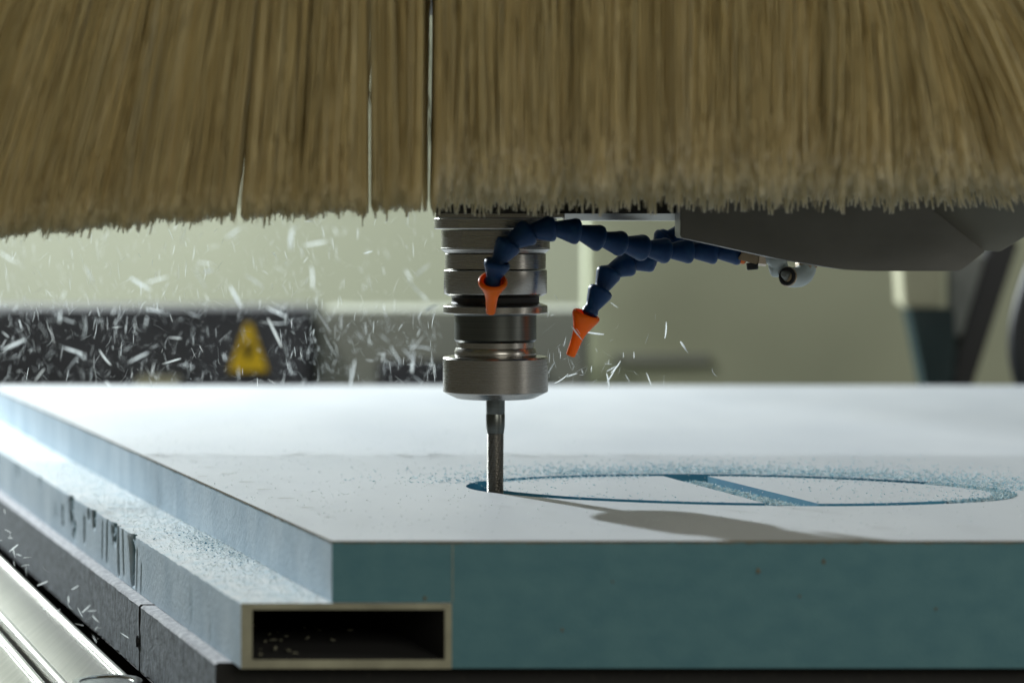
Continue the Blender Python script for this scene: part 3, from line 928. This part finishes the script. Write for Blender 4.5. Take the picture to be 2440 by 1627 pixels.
# along the far edge of the left island and strewn over the right one
pts = []
for _ in range(1700):
    i = random.randint(0, 179)
    p = inner[i]
    if p.y < 1440 or p.x > 85 or p.x < -5: continue
    tt = (inner[(i + 1) % 180] - inner[i - 1]).normalized()
    nrm = Vector((-tt.y, tt.x, 0))
    q = p + nrm * (abs(random.gauss(0, 1)) * 7 - 3)
    pts.append((q.x, q.y, .2 + random.random() * .6))
for _ in range(420):
    p = isl_r[random.randrange(len(isl_r))].lerp(isl_r[random.randrange(len(isl_r))], random.random())
    pts.append((p.x, p.y, .3))
for _ in range(160):
    p = isl_l[random.randrange(len(isl_l))].lerp(isl_l[random.randrange(len(isl_l))], random.random())
    pts.append((p.x, p.y, .3))
scatter('shavings_on_panels', pts, 1.5, .7, M['chip_blue'], 'fine shavings on the two panels inside the oval groove', 'shavings')
# whole board: sparse specks
pts = []
for _ in range(2600):
    Y = random.uniform(YF + 5, 2000)
    p = OB(random.uniform(XB0, 420), Y, .2)
    pts.append(tuple(p))
scatter('dust_specks', pts, 1.0, .6, M['chip'], 'sparse pale foam specks on the skin of the board', 'foam specks')
# on the ledge
pts = []
for _ in range(4200):
    Y = random.uniform(YF, 1900)
    x = XS0 + (XB0 - XS0) * random.random() ** .6
    pts.append(tuple(OB(x, Y, ZS1 + .2 + random.random() * .5)))
for _ in range(900):
    Y = random.gauss(1390, 60)
    pts.append(tuple(OB(XB0 - abs(random.gauss(0, 9)), Y, ZS1 + .3 + random.random() * 1.2)))
scatter('ledge_crumbs', pts, 1.0, .7, M['chip'], 'pale foam crumbs lying on the ledge beside the board', 'foam crumbs')
pts = []
for _ in range(95):
    Y = random.gauss(1385, 55)
    pts.append(tuple(OB(XB0 - 3 - abs(random.gauss(0, 13)), max(YF + 5, Y), ZS1 + .6 + random.random() * .8)))
scatter('blue_crumbs', pts, 1.4, 1.0, M['foam_cut'], 'dark blue crumbs on the ledge close to the board side', 'foam crumbs')
pts = []
for (px_, py_) in ((618, 1545), (645, 1556), (752, 1515), (785, 1535), (815, 1549), (800, 1542)):
    for _ in range(26):
        g = G(px_ + random.gauss(0, 7), py_ + random.gauss(0, 3), ZI0)
        pts.append((g.x, min(g.y, 1500), ZI0 + .5 + random.random()))
pts = [(OB(-120 + 45 * random.random(), YF + 6 + random.random() * 90, 0).x, YF + 6 + random.random() * 90, ZI0 + .4 + random.random() * 2) for _ in range(26)]
scatter('hollow_crumbs', pts, 3.0, 2.4, M['rim'], 'foam crumbs lying inside the hollow strip', 'foam crumbs')

# ------------------------------------------------------------------ flying chips
chip_meshes = []
for kmesh in range(14):
    n = 7
    cur = random.uniform(-1.6, 1.6) if kmesh % 3 else random.uniform(-.3, .3)
    twist = random.uniform(-1.2, 1.2)
    wid = random.uniform(.07, .13)
    vs, fs = [], []
    pos = Vector((0, 0, 0)); path = []
    for i in range(n):
        a = cur * (i / (n - 1) - .5)
        path.append(pos.copy())
        pos = pos + Vector((math.cos(a), math.sin(a), 0)) / (n - 1)
    cen = sum(path, Vector()) / n
    for i, p in enumerate(path):
        u = i / (n - 1)
        wf = wid * (math.sin(math.pi * (0.08 + .84 * u)) ** .6)
        a = cur * (u - .5); tw = twist * (u - .5)
        nx = Vector((-math.sin(a), math.cos(a), 0)); nz_ = Vector((0, 0, 1))
        s_ = nx * math.sin(tw) + nz_ * math.cos(tw)
        h_ = nx * math.cos(tw) - nz_ * math.sin(tw)
        for q in (s_ * wf, h_ * wf * .22, -s_ * wf):
            vs.append((p - cen + q))
    for i in range(n - 1):
        for k in range(2):
            a, b = i * 3 + k, i * 3 + k + 1
            fs.append((a, b, b + 3, a + 3))
    me = bpy.data.meshes.new('foam_chip')
    me.from_pydata([tuple(v) for v in vs], [], fs)
    me.materials.append(M['chip'])
    me.polygons.foreach_set('use_smooth', [True] * len(me.polygons))
    me['shape'] = 'straight' if abs(cur) < .35 else 'bent' if abs(cur) < 1.0 else 'curled'
    chip_meshes.append(me)
CURVE = {}
def describe(p, L, me, rot, fat):
    d = Vector((1, 0, 0)); d.rotate(Matrix.Identity(3) if rot is None else __import__('mathutils').Euler(rot))
    size = 'tiny' if L < 5 else 'short' if L < 7 else 'mid-sized' if L < 10 else 'long'
    shape = me['shape']
    an = math.degrees(math.atan2(abs(d.z), d.x if d.z >= 0 else -d.x))
    tilt = 'upright' if 65 < an < 115 else 'level' if an < 22 or an > 158 else 'leaning right' if an < 90 else 'leaning left'
    x = 1220 + p.x * F / p.y; y = HZ - (p.z - CH) * F / p.y
    return size, shape, tilt, x, y
def chip(p, L, group, me=None, rot=None, fat=1.0, label=None):
    if 'left of' in group:
        need = 1600 + .84 * p.z / .396
        if 1330 < p.y < need:
            if random.random() < .65: p = p * (need / p.y) + Vector((0, 0, CH)) * (1 - need / p.y)
            else: L = min(L, 6)
    me = me or random.choice(chip_meshes)
    o = bpy.data.objects.new('foam_chip', me)
    C.objects.link(o)
    o.location = Vector(p) * MM
    rot = rot or (random.uniform(-1.2, 1.2), random.uniform(0, 2 * math.pi), random.uniform(-.9, .9))
    o.rotation_euler = rot
    s = L * MM
    o.scale = (s, s * fat, s * fat)
    size, shape, tilt, x, y = describe(p, L, me, rot, fat)
    if 'bed blocks' in group:
        where = 'over grey bed blocks' if y < 1322 + .95 * x - 35 else 'over the dark gap' if y < 1345 + .97 * x else 'over the aluminium profile'
    elif 'right of' in group:
        where = 'between spindle and hanging nozzle' if x < 1385 else 'below the hanging orange nozzle' if x < 1460 else 'right of the hanging orange nozzle'
    elif y < 720:
        where = ('under the bristles at far left' if x < 240 else 'on the pale wall above the sign' if x < 640 else 'on the pale wall beside the spindle')
        if 640 <= y: where = where.replace('under the bristles', 'low on the pale wall').replace('on the pale', 'low on the pale')
    else:
        where = 'on the dark housing at far left' if x < 260 else 'on the dark housing left of the sign' if x < 540 else 'across the yellow sign' if x < 645 else 'right of the yellow sign' if x < 760 else 'before the grey bed end'
        if y > 830: where = 'just over the board, ' + where.replace('on the dark housing ', '').replace('before the grey bed end', 'near the spindle')
    tag(o, label or f'{size} {shape} foam chip {tilt}, {where}', 'foam chip', group)
    return o
def left_spot():
    while True:
        x = 1000 * (1 - random.random() ** 1.1) if random.random() < .55 else random.uniform(-30, 1010)
        y = 500 + 380 * random.random()
        dens = .55 + .45 * (y - 500) / 380
        if x > 760 and y < 700: dens *= .5
        if 525 < x < 620 and 740 < y < 860: dens *= .25
        top = np.interp(x, tipx / 1.0374, tipy / 1.0374) + 12
        if y > top and random.random() < dens:
            return D(x, y)
for i in range(225):
    q = left_spot()
    chip(P(*q, random.gauss(1600, 80) if (random.random() < .85 or q[1] < 760) else random.gauss(1255, 40)), random.choice([3, 4, 5, 6, 6, 7, 8, 9, 11, 13, 16, 19]), 'foam chips flying left of the spindle', fat=random.uniform(.28, .62))
for i in range(27):
    x = 1255 + abs(random.gauss(0, 150)); y = 880 - abs(random.gauss(0, 95))
    if x > 1640: continue
    chip(P(*D(x, y), random.gauss(1450, 30)), random.choice([3, 4, 5, 6, 8, 11]), 'foam chips flying right of the spindle', fat=.45)
for i in range(34):
    x = random.uniform(0, 300); y = 1215 + x * .97 + random.gauss(20, 32)
    if y > 1560: continue
    chip(P(*D(x, y), random.gauss(1300, 25)), random.choice([3, 4, 5, 6]), 'foam chips flying past the bed blocks', fat=.55)
chip(P(*D(1572, 798), 1410), 8.5, 'foam chips flying right of the spindle', chip_meshes[3], (0.9, 1.0, 0), 1.3, 'broad flat foam chip flying alone right of the orange nozzle, largest there')
chip(P(*D(1640, 856), 1410), 6.0, 'foam chips flying right of the spindle', chip_meshes[4], (1.2, .9, 0), 1.0, 'curved foam chip flying far right of the spindle just above the board')
# smaller ones nobody could count
pts = []
for i in range(1500):
    q = left_spot()
    pts.append(tuple(P(*q, random.gauss(1590, 110))))
for i in range(50):
    x = 1255 + abs(random.gauss(0, 120)); y = 880 - abs(random.gauss(0, 80))
    pts.append(tuple(P(*D(x, y), random.gauss(1430, 40))))
scatter('chip_cloud', pts, 7.5, .34, M['chip'], 'cloud of thin foam splinters flying around the spindle', 'foam splinters', up=.9, film=True)

for o in ALL:
    if '_o' in o: del o['_o']
